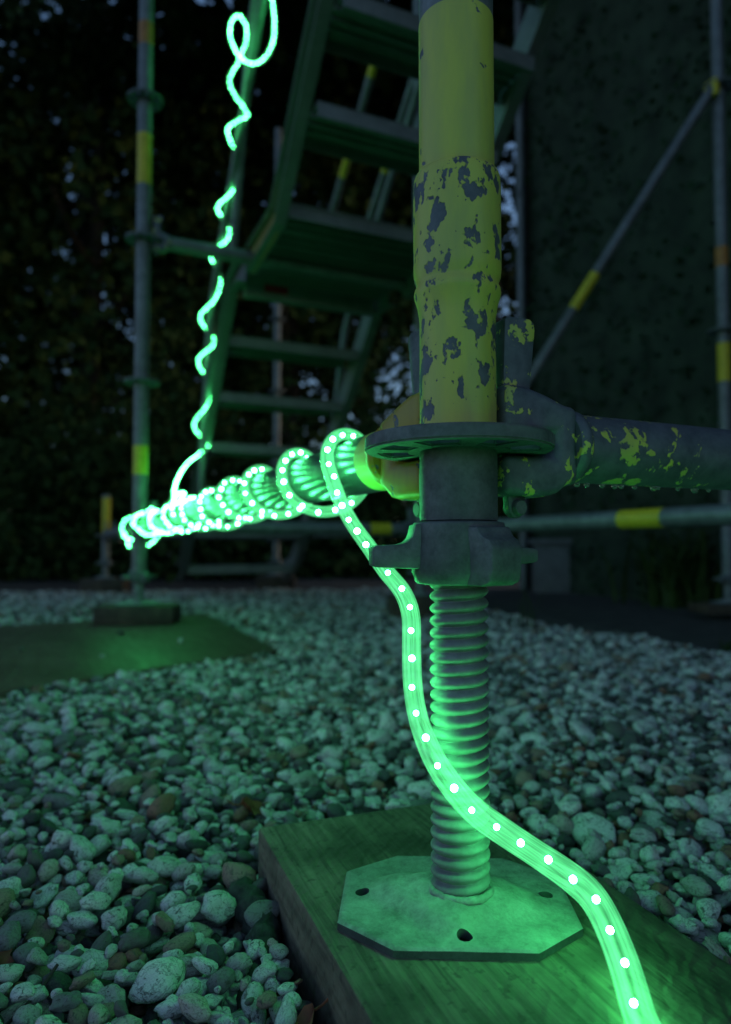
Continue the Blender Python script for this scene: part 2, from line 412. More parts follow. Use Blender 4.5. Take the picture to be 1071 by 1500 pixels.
# ------------------------------------------------------------------ wall, plinth, trees
def leaves(n, pos, size, aspect=1.6, up=.35):
    """n pointed leaf blades (two triangles folded along the midrib) at pos (n,3)"""
    d = rng.normal(0, 1, (n, 3)); d /= np.linalg.norm(d, axis=1)[:, None]
    nn = rng.normal(0, 1, (n, 3)); nn[:, 2] += up * 2; nn -= d * np.sum(nn * d, 1)[:, None]; nn /= np.linalg.norm(nn, axis=1)[:, None]
    b = np.cross(nn, d); L = (size * rng.uniform(.6, 1.3, n))[:, None]; W = L / aspect / 2
    p0 = pos - d * L * .5; p2 = pos + d * L * .5; m = pos - d * L * .08
    V = np.stack([p0, m + b * W + nn * L * .10, p2, m - b * W + nn * L * .10], 1).reshape(-1, 3)
    k = np.arange(n)[:, None] * 4
    F = np.concatenate([k + np.array([[0, 1, 2]]), k + np.array([[0, 2, 3]])], 1).reshape(-1, 3)
    return V, F
def fast_mesh(name, V, F):
    me = bpy.data.meshes.new(name); me.vertices.add(len(V)); me.vertices.foreach_set('co', V.astype(np.float32).ravel())
    k = F.shape[1]; me.loops.add(F.size); me.loops.foreach_set('vertex_index', F.astype(np.int32).ravel())
    me.polygons.add(len(F)); me.polygons.foreach_set('loop_start', (np.arange(len(F)) * k).astype(np.int32)); me.update(calc_edges=True); return me
# wall parallel to the left ledger
wl = thing('garden_wall', 'tall dark wall overgrown with ivy behind the diagonal brace', 'wall', (1.08, 4.55, 0), AL + math.pi)
b = MB(); b.box(0, 7, 0, .35, -.3, 7.5)
obj('wall_face', b.me('wall_face', .02), M_WALL, wl)
b = MB(); b.box(-.03, .05, -.035, -.004, -.1, 7.4); obj('corner_board', b.me('corner_board', .004), plain('dark_timber', (.02, .02, .02), .8), wl)
n = 12000
lx = rng.uniform(.05, 6.5, n); lz = rng.uniform(-.05, 6.5, n); den = np.array([noise.noise((x * 1.3, z * 1.3, 5)) for x, z in zip(lx, lz)])
k = den > rng.uniform(-1.1, .25, n); lx, lz = lx[k], lz[k]; n = len(lx)
V, F = leaves(n, np.stack([lx, -rng.uniform(.004, .05, n), lz], 1), np.full(n, .042), 1.15, .1)
iv = obj('ivy', fast_mesh('ivy', V, F), M_IVY, wl); iv['kind'] = 'stuff'
# pale low plinth at the end of the wall
pb = MB(); pb.box(-.02, .52, -.21, -.05, -.05, .29); pb.box(-.04, .54, -.23, -.045, .292, .325)
o = obj('stone_plinth', pb.me('stone_plinth', .006), M_PLINTH); o.location = (1.08, 4.40, 0); o.rotation_euler = (0, 0, -.1)
tag(o, 'low pale grey rendered plinth at the far end of the wall', 'plinth')
dp = thing('drain_pipe', 'thin grey vertical pipe at the end of the dark wall', 'pipe', (1.03, 4.46, 0))
obj('pipe', bar((0, 0, 0), (0, 0, 6.5), .026, 14), M_STEEL, dp)
for z in (.9, 2.6, 4.3):
    b = MB(); b.lathe([(.031, z), (.033, z + .004), (.033, z + .03), (.031, z + .034)], 20); obj('pipe_clip', b.me('pipe_clip'), M_DARK, dp)
def tree(x, y, h, cz, rx, ry, rz, nclump, per, lab, lean=(0, 0), size=.10, hole=None, over=False):
    t = thing('broadleaf_tree', lab, 'tree', (x, y, -.04), 0, 'dark trees behind the scaffold')
    K = [(0, 0, 0), (lean[0] * .3, lean[1] * .3, h * .35), (lean[0] * .7, lean[1] * .7, h * .7), (lean[0], lean[1], h)]
    pts = spline(K, 6); r0 = .035 * h * .6
    obj('trunk', sweep(pts, np.linspace(r0, r0 * .25, len(pts)), 10, 'trunk'), M_BARK, t)
    rr = random.Random(int(x * 100) + 5)
    for k in range(6):
        q_ = pts[int(len(pts) * (.3 + .1 * k))]; a = rr.uniform(0, 6.28); l = rr.uniform(.5, .85) * rx
        e = q_ + np.array([math.cos(a) * l, math.sin(a) * l, rr.uniform(.2, .9)])
        lp = spline([q_, (q_ + e) / 2 + np.array([0, 0, -.1]), e], 5); obj('limb', sweep(lp, np.linspace(r0 * .42, r0 * .1, len(lp)), 7, 'limb'), M_BARK, t)
    cen = rng.normal(0, 1, (nclump, 3)); cen /= np.linalg.norm(cen, axis=1)[:, None]; cen *= (rng.uniform(.25, 1, nclump) ** .5)[:, None]
    cen = cen * np.array([rx, ry, rz]) + np.array([lean[0], lean[1], cz])
    cen[:, 2] = np.maximum(cen[:, 2], .35)
    if over:      # boughs and leaf canopy added overhead, mostly unseen, to block sky light
        c2 = rng.normal(0, 1, (340, 3)); c2 /= np.linalg.norm(c2, axis=1)[:, None]; c2 *= (rng.uniform(.05, 1, 340) ** .5)[:, None]
        cen = np.vstack([cen, c2 * np.array([6.0, 4.2, 1.2]) + np.array([1.6, -7.2, 6.4])])
        for k in range(7):
            e = np.array([-4.2 + 1.5 * k, -7.5 - .6 * (k % 3), 6.3]); lp = spline([pts[-3], (pts[-3] + e) / 2 + np.array([0, 0, .6]), e], 6); obj('limb', sweep(lp, np.linspace(.10, .03, len(lp)), 7, 'limb'), M_BARK, t)
        nclump = len(cen)
    pos = np.repeat(cen, per, 0) + rng.normal(0, 1, (len(cen) * per, 3)) * np.array([.24, .24, .17])
    pos[:, 2] = np.maximum(pos[:, 2], .05)
    if hole is not None:
        for hx, hz, hr in hole:
            d = np.hypot((pos[:, 0] + x - hx) / 1.0, (pos[:, 2] - .04 - hz) / 1.25) + rng.normal(0, .06, len(pos)); pos = pos[d > hr]
    V, F = leaves(len(pos), pos, np.full(len(pos), size * 1.08))
    obj('crown', fast_mesh('crown', V, F), M_LEAF, t)
    return t
gap = [(.50, 2.55, .42), (.75, 2.2, .2), (1.75, 4.6, .2), (1.5, 3.9, .18)]
gap2 = [(.62, 3.15, .50), (.9, 2.75, .25), (2.1, 5.6, .24), (1.85, 4.75, .22)]
tree(-6.0, 7.4, 6.5, 3.6, 2.2, 1.8, 3.4, 190, 62, 'broad dark tree at the far left edge of the picture', (0, 0), .15)
tree(-3.4, 8.2, 7.0, 4.0, 2.1, 1.7, 3.8, 200, 62, 'dark leafy tree behind the far left scaffold post', (.2, 0), .15)
tree(-1.0, 9.4, 8.0, 4.4, 2.2, 1.6, 4.3, 220, 62, 'tall dark tree seen between the rope-lit handrail and the stairs', (-.2, 0), .16, [(.47, 2.42, .42)])
tree(1.9, 10.4, 8.5, 4.8, 2.4, 1.7, 4.7, 210, 62, 'dark tree behind the stairs beside the patch of sky', (.1, 0), .17, gap)
tree(-4.9, 11.6, 9.5, 5.6, 3.2, 1.8, 5.4, 240, 66, 'tall background tree rising behind the left trees', (0, 0), .2)
tree(-.6, 12.8, 10.5, 6.2, 3.6, 1.8, 5.9, 250, 66, 'tallest background tree behind the upper stairs', (.3, 0), .21, gap2, over=True)
# low hedge in front of the trunks
hg = thing('hedge', 'low dark hedge running behind the gravel at the foot of the trees', 'hedge', (0, 6.3, 0))
n = 36000
pos = np.stack([rng.uniform(-6.5, 2.1, n), rng.normal(.35, .35, n), np.abs(rng.normal(0, .75, n))], 1)
pos[:, 2] *= 1 + .35 * np.sin(pos[:, 0] * 2.1) + .2 * np.sin(pos[:, 0] * 5.3)
V, F = leaves(n, pos, np.full(n, .11)); obj('foliage', fast_mesh('foliage', V, F), M_LEAF, hg)
for x in np.linspace(-6, 2, 9):
    obj('stem', sweep(spline([(x, .3, -.04), (x + .05, .32, .4), (x + .12, .3, .85)], 4), [.022] * 4 + [.014] * 4 + [.006], 6, 'stem'), M_BARK, hg)
# strappy shrub at the wall foot
def blades(name, label, loc, n, h, spread, mat, cat='plant', wd=.012):
    t = thing(name, label, cat, loc)
    V = []; F = []
    for k in range(n):
        a = random.uniform(0, 6.28); l = h * random.uniform(.5, 1.1); d = spread * random.uniform(.2, 1); bx, by = random.gauss(0, spread * .22), random.gauss(0, spread * .22)
        wv = wd * random.uniform(.6, 1.2); s0 = len(V); m = 6
        for j in range(m + 1):
            u = j / m; r = d * u ** 1.8; z = l * (u - .35 * u ** 3 * (d / spread))
            ww = wv * (1 - u ** 2.2) + .0006
            V.append((bx + math.cos(a) * r - math.sin(a) * ww, by + math.sin(a) * r + math.cos(a) * ww, z))
            V.append((bx + math.cos(a) * r + math.sin(a) * ww, by + math.sin(a) * r - math.cos(a) * ww, z))
        for j in range(m): F.append((s0 + 2 * j, s0 + 2 * j + 1, s0 + 2 * j + 3, s0 + 2 * j + 2))
    obj('foliage', mesh('foliage', V, F), mat, t); return t
M_GRASS = leafmat('strap_leaves', (.025, .045, .012), (.06, .10, .025))
blades('shrub', 'dark strap-leaved shrub at the foot of the ivy wall', (1.52, 3.30, -.01), 150, .48, .34, M_GRASS, 'shrub', .013)
blades('shrub', 'smaller dark shrub beside the right scaffold post', (1.78, 3.05, -.01), 90, .36, .26, M_GRASS, 'shrub', .012)
blades('grass_tuft', 'few thin grass blades at the gravel edge behind the jack', (.56, 2.30, -.01), 8, .26, .10, M_GRASS, 'grass', .002)
blades('grass_tuft', 'small green weed at the right edge of the gravel', (.98, 1.86, -.01), 14, .05, .04, M_GRASS, 'grass', .004)

# ------------------------------------------------------------------ timber
zp = ZC - .230
def slab(poly, z0, z1, bev):
    c = np.mean(poly, 0); ang = math.atan2(poly[0][1] - poly[1][1], poly[0][0] - poly[1][0])
    M = Matrix.Rotation(-ang, 4, 'Z') @ Matrix.Translation((-c[0], -c[1], 0))
    b = MB(); b.prism([(p[0], p[1]) for p in poly], z0, z1, M); return b, c, ang
b, c, a = slab(plank_poly, -.022, zp, .003)
o = obj('timber_plank', b.me('timber_plank', .003, 2), M_PLANK); o.location = (c[0], c[1], 0); o.rotation_euler = (0, 0, a)
tag(o, 'worn timber plank lying on the gravel under the base plate', 'plank')
b, c, a = slab(board_poly, -.012, .019, .002)
o = obj('plywood_board', b.me('plywood_board', .002, 2), M_BOARD); o.location = (c[0], c[1], 0); o.rotation_euler = (0, 0, a)
tag(o, 'flat brown plywood board lying on the gravel at the left', 'board')

# ------------------------------------------------------------------ scaffold parts
def rosette_mesh():
    ro, ri, n = .0610, .0238, 72
    rad = [ri, .034, .052, .0585, ro]
    bm = bmesh.new(); vv = [[bm.verts.new((r * math.cos(2 * math.pi * k / n), r * math.sin(2 * math.pi * k / n), 0)) for k in range(n)] for r in rad]
    for i in range(len(rad) - 1):
        for k in range(n):
            d = (k * 5 + 2.5) % 45; d = min(d, 45 - d); big = int(((k * 5 + 2.5) + 22.5) // 45) % 2
            if i == 1 and d < (14 if big else 9): continue
            bm.faces.new((vv[i][k], vv[i][(k + 1) % n], vv[i + 1][(k + 1) % n], vv[i + 1][k]))
    r_ = bmesh.ops.extrude_face_region(bm, geom=bm.faces[:])
    bmesh.ops.translate(bm, verts=[e for e in r_['geom'] if isinstance(e, bmesh.types.BMVert)], vec=(0, 0, .009))
    bmesh.ops.translate(bm, verts=bm.verts, vec=(0, 0, -.0045)); bmesh.ops.recalc_face_normals(bm, faces=bm.faces)
    es = [e for e in bm.edges if len(e.link_faces) == 2 and e.calc_face_angle(0) > R(50)]
    bmesh.ops.bevel(bm, geom=es, offset=.0011, segments=2, affect='EDGES', clamp_overlap=True)
    me = bpy.data.meshes.new('rosette'); bm.to_mesh(me); bm.free(); fix(me, True, 40); me.materials.append(M_DARK); return me
ROS = rosette_mesh()
def spindle_mesh(L, r=.0170, amp=.0019, p=.0079, n=48, per=14):
    m = int(L / p * per); V = []; F = []
    for i in range(m + 1):
        z = L * i / m
        for k in range(n):
            a = 2 * math.pi * k / n; w_ = 2 * abs(math.cos((2 * math.pi * z / p - a) / 2)) ** .78 - 1; e = amp * w_
            rr = r + e + .00018 * noise.noise((math.cos(a) * 4, math.sin(a) * 4, z * 160))
            V.append((rr * math.cos(a), rr * math.sin(a), z))
    for i in range(m):
        for k in range(n): F.append((i * n + k, i * n + (k + 1) % n, (i + 1) * n + (k + 1) % n, (i + 1) * n + k))
    return mesh('spindle', V, F, None, True, 180)
def plate_mesh(hx=.0728, hy=.0580, cut=(.034, .026), th_=.0055, holes=True, n=96):
    # octagonal pressed plate, dished centre, four bolt holes
    poly = [(-hx + cut[0], -hy), (hx - cut[0] * .9, -hy + .002), (hx, -hy + cut[1] * 1.1), (hx - .001, hy - cut[1]), (hx - cut[0], hy), (-hx + cut[0], hy), (-hx, hy - cut[1]), (-hx, -hy + cut[1])]
    def edge(a):
        dx, dy = math.cos(a), math.sin(a); best = 9
        for i in range(8):
            x1, y1 = poly[i]; x2, y2 = poly[(i + 1) % 8]; ex, ey = x2 - x1, y2 - y1; den = dx * ey - dy * ex
            if abs(den) < 1e-9: continue
            t = (x1 * ey - y1 * ex) / den; u = (x1 * dy - y1 * dx) / den
            if t > 0 and -1e-6 <= u <= 1 + 1e-6: best = min(best, t)
        return best
    angs = sorted(set([2 * math.pi * k / n for k in range(n)] + [math.atan2(y, x) % (2 * math.pi) for x, y in poly])); m = len(angs)
    fr = [0, .12, .2, .26, .3, .34, .4, .46, .52, .58, .64, .7, .76, .84, .92, .975, 1.0]; V = []; F = []
    def hz(f, a):
        g_ = f * (1 - .20 * math.cos(4 * a + .5))
        s_ = max(0, min(1, (g_ - .42) / .28)); h = .0072 * (1 - (3 * s_ * s_ - 2 * s_ ** 3))
        s2 = max(0, min(1, (g_ - .24) / .16)); h += .0035 * (1 - (3 * s2 * s2 - 2 * s2 ** 3))
        return h + .0005 * noise.noise((f * 5, a * 2, 1)) - (.0012 if f > .99 else 0)
    for f in fr[1:]:
        for a in angs: e = edge(a) * f; V.append((e * math.cos(a), e * math.sin(a), th_ + hz(f, a)))
    for f in reversed(fr[1:]):
        for a in angs: e = edge(a) * f; V.append((e * math.cos(a), e * math.sin(a), max(0, hz(f, a)) if f < .99 else 0))
    nr = 2 * (len(fr) - 1)
    for i in range(nr - 1):
        for k in range(m): F.append((i * m + k, (i + 1) * m + k, (i + 1) * m + (k + 1) % m, i * m + (k + 1) % m))
    F.append(tuple(range(m))); F.append(tuple(reversed(range((nr - 1) * m, nr * m))))
    me = mesh('base_plate', V, F, None, True, 40)
    bm = bmesh.new(); bm.from_mesh(me); bmesh.ops.recalc_face_normals(bm, faces=bm.faces); bm.to_mesh(me); bm.free()
    if holes:
        o = bpy.data.objects.new('tmp', me); C.objects.link(o); b = MB()
        for x, y in ((.002, -.045), (-.060, .002), (.058, .006), (-.004, .046)): b.lathe([(.0046, -.02), (.0046, .03)], 24, Matrix.Translation((x, y, 0)))
        c = bpy.data.objects.new('tmp2', b.me('cut')); C.objects.link(c)
        md = o.modifiers.new('b', 'BOOLEAN'); md.object = c; md.operation = 'DIFFERENCE'; md.solver = 'EXACT'
        bpy.context.view_layer.update(); me2 = bpy.data.meshes.new_from_object(o.evaluated_get(bpy.context.evaluated_depsgraph_get()))
        bpy.data.objects.remove(o); bpy.data.objects.remove(c); me = me2; me.name = 'base_plate'; fix(me, True, 40)
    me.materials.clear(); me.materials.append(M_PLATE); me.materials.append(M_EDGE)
    for p_ in me.polygons: p_.material_index = 1 if p_.normal.z < .45 else 0  # darker steel tone on the side and bottom faces
    return me
def nut_meshes():
    b = MB(); b.lathe([(.0195, -.0245), (.0275, -.0240), (.0305, -.0165), (.0300, -.004), (.0296, .004), (.0296, .0145), (.0286, .0155), (.0255, .0158)], 40)
    body = b.me('collar', .0008)
    def wing(prof, wd, tip):
        q_ = MB(); q_.prism(prof, -wd, wd, Matrix.Rotation(R(90), 4, 'X')); l = max(p[0] for p in prof)
        for i, v in enumerate(q_.V): q_.V[i] = (v[0], v[1] * (1 - (1 - tip) * max(0, (v[0] - .028) / (l - .028))), v[2])
        return q_.me('wing_handle', .0016, 2)
    return body, wing
NUT, wing = nut_meshes()
side = [(.010, -.0150), (.056, -.0132), (.0575, -.0120), (.0575, -.0010), (.056, .0004), (.040, .0012), (.0355, .0026), (.0325, .0058), (.0312, .0100), (.0306, .0140), (.010, .0145)]
front = [(.010, -.0240), (.036, -.0240), (.0425, -.0215), (.0445, -.014), (.0445, -.0005), (.042, .0040), (.0370, .0062), (.0345, .0090), (.0330, .0120), (.010, .0125)]
stub = [(.010, -.0140), (.050, -.0115), (.0585, -.0105), (.0585, -.0020), (.050, -.0008), (.034, .0008), (.031, .0030), (.010, .0035)]
WINGS = [(math.pi + .13, side, .0115, .95), (-1.0, front, .0150, .80), (.40, stub, .0085, .75), (1.75, stub, .0095, .7)]
WM = [wing(p_, wd, tp) for _, p_, wd, tp in WINGS]
def jack(label, x, y, z, h, rz=0, plate=None, near=False, group='screw jacks under the scaffold posts', prz=0):
    t = thing('screw_jack', label, 'screw jack', (x, y, z), rz, group)
    p = obj('base_plate', plate, M_PLATE, t); p.rotation_euler = (0, 0, prz); p.location = (-.0028, .0025, 0) if near else (0, 0, 0)
    s_ = obj('threaded_spindle', spindle_mesh(h + .02 - .012) if near else spindle_mesh(max(.02, h + .0), n=16, per=5), M_SPIN, t); s_.location = (0, 0, .012)
    if near:
        pw = [((.0192 + .0016 * noise.noise((math.cos(a) * 3, math.sin(a) * 3, 1))) * math.cos(a), (.0192 + .0016 * noise.noise((math.cos(a) * 3, math.sin(a) * 3, 1))) * math.sin(a), .0140 + .0002 * math.sin(a * 31) + .0006 * noise.noise((math.cos(a) * 2, math.sin(a) * 2, 7))) for a in np.linspace(0, 2 * math.pi, 90)]
        obj('weld_bead', sweep(pw, .0026, 8, 'weld_bead'), M_PLATE, t)
    n_ = obj('collar_nut', NUT, M_DARK, t); n_.location = (0, 0, h)
    for (a, *_), m_ in zip(WINGS, WM):
        w_ = obj('wing_handle', m_, M_DARK, n_); w_.rotation_euler = (0, 0, a)
    return t
# wedge head (profile in the plane of the ledger axis: u outwards from the post axis, w up)
def head_mesh(flip):
    up = [(.0275, .007), (.0275, .0385), (.044, .0375), (.060, .0325), (.074, .0265), (.0845, .0255), (.0845, -.0255), (.076, -.0275), (.068, -.0335), (.058, -.036), (.0275, -.035), (.0275, -.009), (.0645, -.009), (.0660, -.004), (.0655, .007)]
    b = MB(); M = Matrix.Rotation(R(90), 4, 'X')
    b.prism(up, -.0185, .0185, M)
    for i, v in enumerate(b.V):       # narrower towards the post
        f = .72 + .28 * min(1, max(0, (v[0] - .0275) / .045)); b.V[i] = (v[0], v[1] * f, v[2])
    m = b.me('wedge_head', .0052, 3)
    return m
HEAD = head_mesh(0)
def collar_ring():
    b = MB(); b.lathe([(.0242, 0), (.0262, .002), (.0268, .005), (.0262, .008), (.0242, .0105)], 36, Matrix.Translation((.082, 0, 0)) @ Matrix.Rotation(R(90), 4, 'Y')); return b.me('weld_ring')
RING = collar_ring()
def wedge_mesh():
    b = MB(); M = Matrix.Rotation(R(90), 4, 'X')
    b.prism([(.0375, -.046), (.0415, -.050), (.0470, -.050), (.0505, -.045), (.0535, .020), (.0575, .078), (.0565, .0835), (.0525, .0855), (.036, .0855), (.0325, .083), (.0325, .02)], -.0036, .0036, M)
    # the head of the wedge is hammered wider
    for i, v in enumerate(b.V):
        f = 1 + 1.1 * max(0, (v[2] - .03) / .055); b.V[i] = (v[0], v[1] * f, v[2])
    return b.me('wedge', .0014, 2)
WEDGE = wedge_mesh()
def rivet():
    b = MB(); b.lathe([(.0045, -.0075), (.0055, -.006), (.0055, .006), (.0045, .0075)], 14, Matrix.Translation((.0445, 0, -.043)) @ Matrix.Rotation(R(90), 4, 'X')); return b.me('rivet')
RIV = rivet()
def sticker(parent, a, b, r, mat):
    o = obj('sticker', bar(a, b, r + .0006, 18, 'sticker'), mat, parent); return o
def ledger(label, a, b, z, group, mats=(M_STEEL, M_DARK, M_DARK), stick=(), ends=(True, True), wz=0, detail=20):
    a = np.array(a); b = np.array(b); d = b - a; l = float(np.linalg.norm(d)); ang = math.atan2(d[1], d[0])
    t = thing('scaffold_ledger', label, 'ledger', (a[0], a[1], z), ang, group)
    obj('tube', bar((.083, 0, 0), (l - .083, 0, 0), .02415, detail), mats[0], t)
    for e in (0, 1):
        if not ends[e]: continue
        h = obj('wedge_head', HEAD, None, t)
        h.data = HEAD.copy(); h.data.materials.append(mats[1 + e])
        ring = obj('weld_ring', RING.copy(), mats[1 + e], h)
        wd = obj('wedge', WEDGE.copy(), M_DARK if mats[1 + e] is M_YHEAD else mats[1 + e], t); obj('rivet', RIV, M_DARK, wd)
        if e == 1:
            h.rotation_euler = (0, 0, math.pi); h.location = (l, 0, 0); wd.rotation_euler = (0, 0, math.pi); wd.location = (l, 0, 0)
    for p0, p1, m in stick: sticker(t, (p0, 0, 0), (p1, 0, 0), .02415, m)
    return t
def standard(label, x, y, z0, z1, ros, stick=(), group='scaffold posts in the background', mat=M_STEEL, n=20):
    t = thing('scaffold_standard', label, 'scaffold post', (x, y, z0), AL, group)
    obj('tube', bar((0, 0, 0), (0, 0, z1 - z0), .02415, n), mat, t)
    for z in ros:
        o = obj('rosette', ROS, None, t); o.location = (0, 0, z - z0)
    for a, b, m in stick: sticker(t, (0, 0, a - z0), (0, 0, b - z0), .02415, m)
    return t

# --- near post: jack, base collar with rosette, yellow standard
x0, y0 = P0
NEARPLATE = plate_mesh(); FARPLATE = plate_mesh(holes=False, n=24)
Z_NUT = ZC
jack('big screw jack with octagonal base plate on the plank in the foreground', x0, y0, zp, Z_NUT - zp, 0, NEARPLATE, True, prz=-.06)
bc = thing('base_collar', 'chipped yellow base collar with round rosette in the foreground', 'base collar', (x0, y0, Z_NUT + .0155))
zb = Z_NUT + .0155
b = MB(); b.lathe([(.0238, .0004), (.0252, .001), (.0254, .030), (.0252, .043), (.0250, ZR - zb - .0045)], 48); obj('lower_tube', b.me('lower_tube'), M_DARK, bc)
o = obj('rosette', ROS, None, bc); o.location = (0, 0, ZR - zb); o.rotation_euler = (0, 0, AL)
zs0, zs1 = ZC + .1565, ZC + .2440     # sleeve
b = MB(); z_ = lambda z: z - zb
b.lathe([(.0241, z_(ZR + .0045)), (.0249, z_(ZR + .0046)), (.0249, z_(zs0 - .009)), (.0252, z_(zs0 - .006)), (.0264, z_(zs0 + .001)), (.0280, z_(zs0 + .006)), (.0285, z_(zs0 + .0085)), (.0281, z_(zs0 + .0110)), (.0268, z_(zs0 + .0135)), (.0269, z_(zs0 + .0155)),
         (.0283, z_(zs0 + .019)), (.0288, z_(zs0 + .024)), (.0288, z_(zs1 - .008)), (.0284, z_(zs1 - .003)), (.0275, z_(zs1 - .0006)), (.0262, z_(zs1)), (.0250, z_(zs1 - .0004))], 64)
obj('sleeve', b.me('sleeve', ang=60), M_YCH, bc)
st = thing('scaffold_standard', 'thick yellow painted scaffold post in the foreground', 'scaffold post', (x0, y0, zs1 - .05))
obj('yellow_tube', bar((0, 0, .0), (0, 0, ZC + .348 - zs1 + .05),   .0248, 64), M_YEL, st)
obj('bare_tube', bar((0, 0, ZC + .3482 - zs1 + .05), (0, 0, 2.0), .0246, 64), M_STEEL, st)

# --- ledgers
GL = 'scaffold ledgers at ankle height'
ledger('worn grey ledger with flaking yellow paint running right from the foreground post', P0, G(0, 1.09), ZL, GL, (M_RTUBE, M_WORN, M_DARK), detail=48)
ledger('grey ledger with yellow end wrapped in the green rope light', P0, G(2.07, 0), ZL, GL, (M_LTUBE, M_YHEAD, M_DARK), detail=48)
ledger('grey ledger crossing behind the jack at left, below the stairs', G(2.07, 0), G(2.07, 1.09), ZL, GL, stick=((.86, .95, M_STICK),))
ledger('grey ledger with yellow sticker crossing behind the worn right ledger', G(0, 1.09), G(2.07, 1.09), ZL, GL, stick=((.83, .97, M_STICK),))
ledger('thin far ledger with orange sticker in the second bay', G(2.07, 1.09), G(4.14, 1.09), ZL, GL, stick=((.5, .7, M_ORANGE),))
ledger('short far ledger at the left behind the far post', G(2.07, 0), G(4.14, 0), ZL, GL)
ledger('farthest ledger under the foot of the stairs', G(4.14, 0), G(4.14, 1.09), ZL, GL)
ledger('upper ledger with chipped yellow head leading from the far left post to the stairs', G(2.07, 0), G(2.07, 1.09), ZL + 1.0, GL.replace('ankle', 'head'), (M_STEEL, M_WORN, M_DARK))
# water beads hanging under the worn ledger
wt = NM('water'); wt.set((1, 1, 1), .04); wt.b.inputs['Transmission Weight'].default_value = .9; wt.b.inputs['IOR'].default_value = 1.33
b = MB(); b.lathe([(.0004, -.0030), (.0015, -.0026), (.0022, -.0014), (.0025, 0), (.0022, .0012)], 14); DROP = b.me('water_drop', ang=180)
wl_ = [o for o in C.objects if o.get('label', '').startswith('worn grey ledger')][0]
for x in (.098, .107, .121, .133, .139, .152, .171, .176, .196, .214, .229): 
    o = obj('water_drop', DROP, wt.m, wl_); k_ = .55 + .5 * random.random(); o.location = (x, 0, -.0248); o.scale = (k_ * 1.2, k_, k_)
# --- background standards with jacks and blocks
def footed(label, s, t, z1, ros, stick=(), jl='', bl='', blk=True, xy=None, base=.085):
    p = G(s, t) if xy is None else np.array(xy)
    if blk:
        b = MB(); b.box(-.13, .13, -.075, .075, .0 if xy is None and s > 2.1 or t > .5 else .0195, base - .005); o = obj('timber_block', b.me('timber_block', .004, 2), M_BLOCK); o.location = (p[0], p[1], 0); o.rotation_euler = (0, 0, AM - .35)
        tag(o, bl, 'block', 'timber blocks under the jacks')
    jack(jl, p[0], p[1], base - .004, .10, AM, FARPLATE)
    standard(label, p[0], p[1], base - .004 + .1155, z1, ros, stick)
rz4 = [ZR + .5 * k for k in range(5)]
footed('grey post with yellow and orange bands at the far left', 2.07, 0, 2.9, rz4,
       ((ZC + .058, ZC + .115, M_ORANGE), (ZC + .245, ZC + .345, M_STICK), (ZC + 1.26, ZC + 1.44, M_STICK), (ZC + 1.76, ZC + 1.84, M_ORANGE)),
       'small jack standing on the dark block at the far left', 'dark timber block on the brown plywood board')
footed('short thin post with yellow top at the left edge of the gravel', 4.14, 0, ZC + .32, [ZR], ((ZC + .06, ZC + .30, M_STICK),), 'small jack under the short yellow-topped post', 'timber block under the short yellow-topped post')
footed('thin distant post seen through the lower stairs', 4.14, 1.09, 3.2, rz4, (), 'small jack under the distant post behind the stairs', 'timber block under the distant post behind the stairs')
footed('grey post almost hidden behind the foreground post', 2.07, 1.09, 3.2, rz4, (), 'small jack behind the foreground jack', 'timber block behind the foreground jack')
footed('grey post with yellow bands at the right edge of the picture', 0, 0, 3.4, [ZC + 1.86, ZC + .86], ((ZC + .655, ZC + .81, M_STICK), (ZC + 1.12, ZC + 1.2, M_ORANGE)), 'small jack at the right edge of the picture', 'timber block at the right edge of the picture', True, (1.432, 2.70), .06)
# --- diagonal braces
def brace(label, a, b, r=.0241, stick=(), heads=True):
    a = np.array(a, float); b = np.array(b, float); t = thing('diagonal_brace', label, 'brace', tuple(a), 0, 'diagonal scaffold braces'); d = b - a
    obj('tube', bar((0, 0, 0), d, r, 18), M_STEEL, t)
    for u0, u1, m in stick: sticker(t, d * u0, d * u1, r, m)
    if heads:
        for u in (0, 1):
            q_ = MB(); q_.box(-.012, .012, -.03, .03, -.035, .035); h = obj('coupler', q_.me('coupler', .006, 2), M_STICK if u else M_DARK, t); h.location = d * u; h.rotation_euler = (0, 0, .4)
    return t
brace('long grey diagonal brace with yellow sticker in front of the ivy wall', (.27, 2.73, ZC + .06), (1.395, 2.68, ZC + 1.84), .0205, ((.50, .58, M_STICK),))
brace('thin diagonal tube with yellow sticker seen under the upper stairs, left one', GZ(3.1, 1.06, ZC + 1.72), GZ(2.3, 1.06, ZC + 2.40), .019, ((.3, .42, M_STICK), (.75, .86, M_STICK)), False)
brace('thin diagonal tube with yellow sticker seen under the upper stairs, right one', GZ(2.75, 1.13, ZC + 1.55), GZ(1.75, 1.13, ZC + 2.42), .019, ((.26, .36, M_STICK),), False)

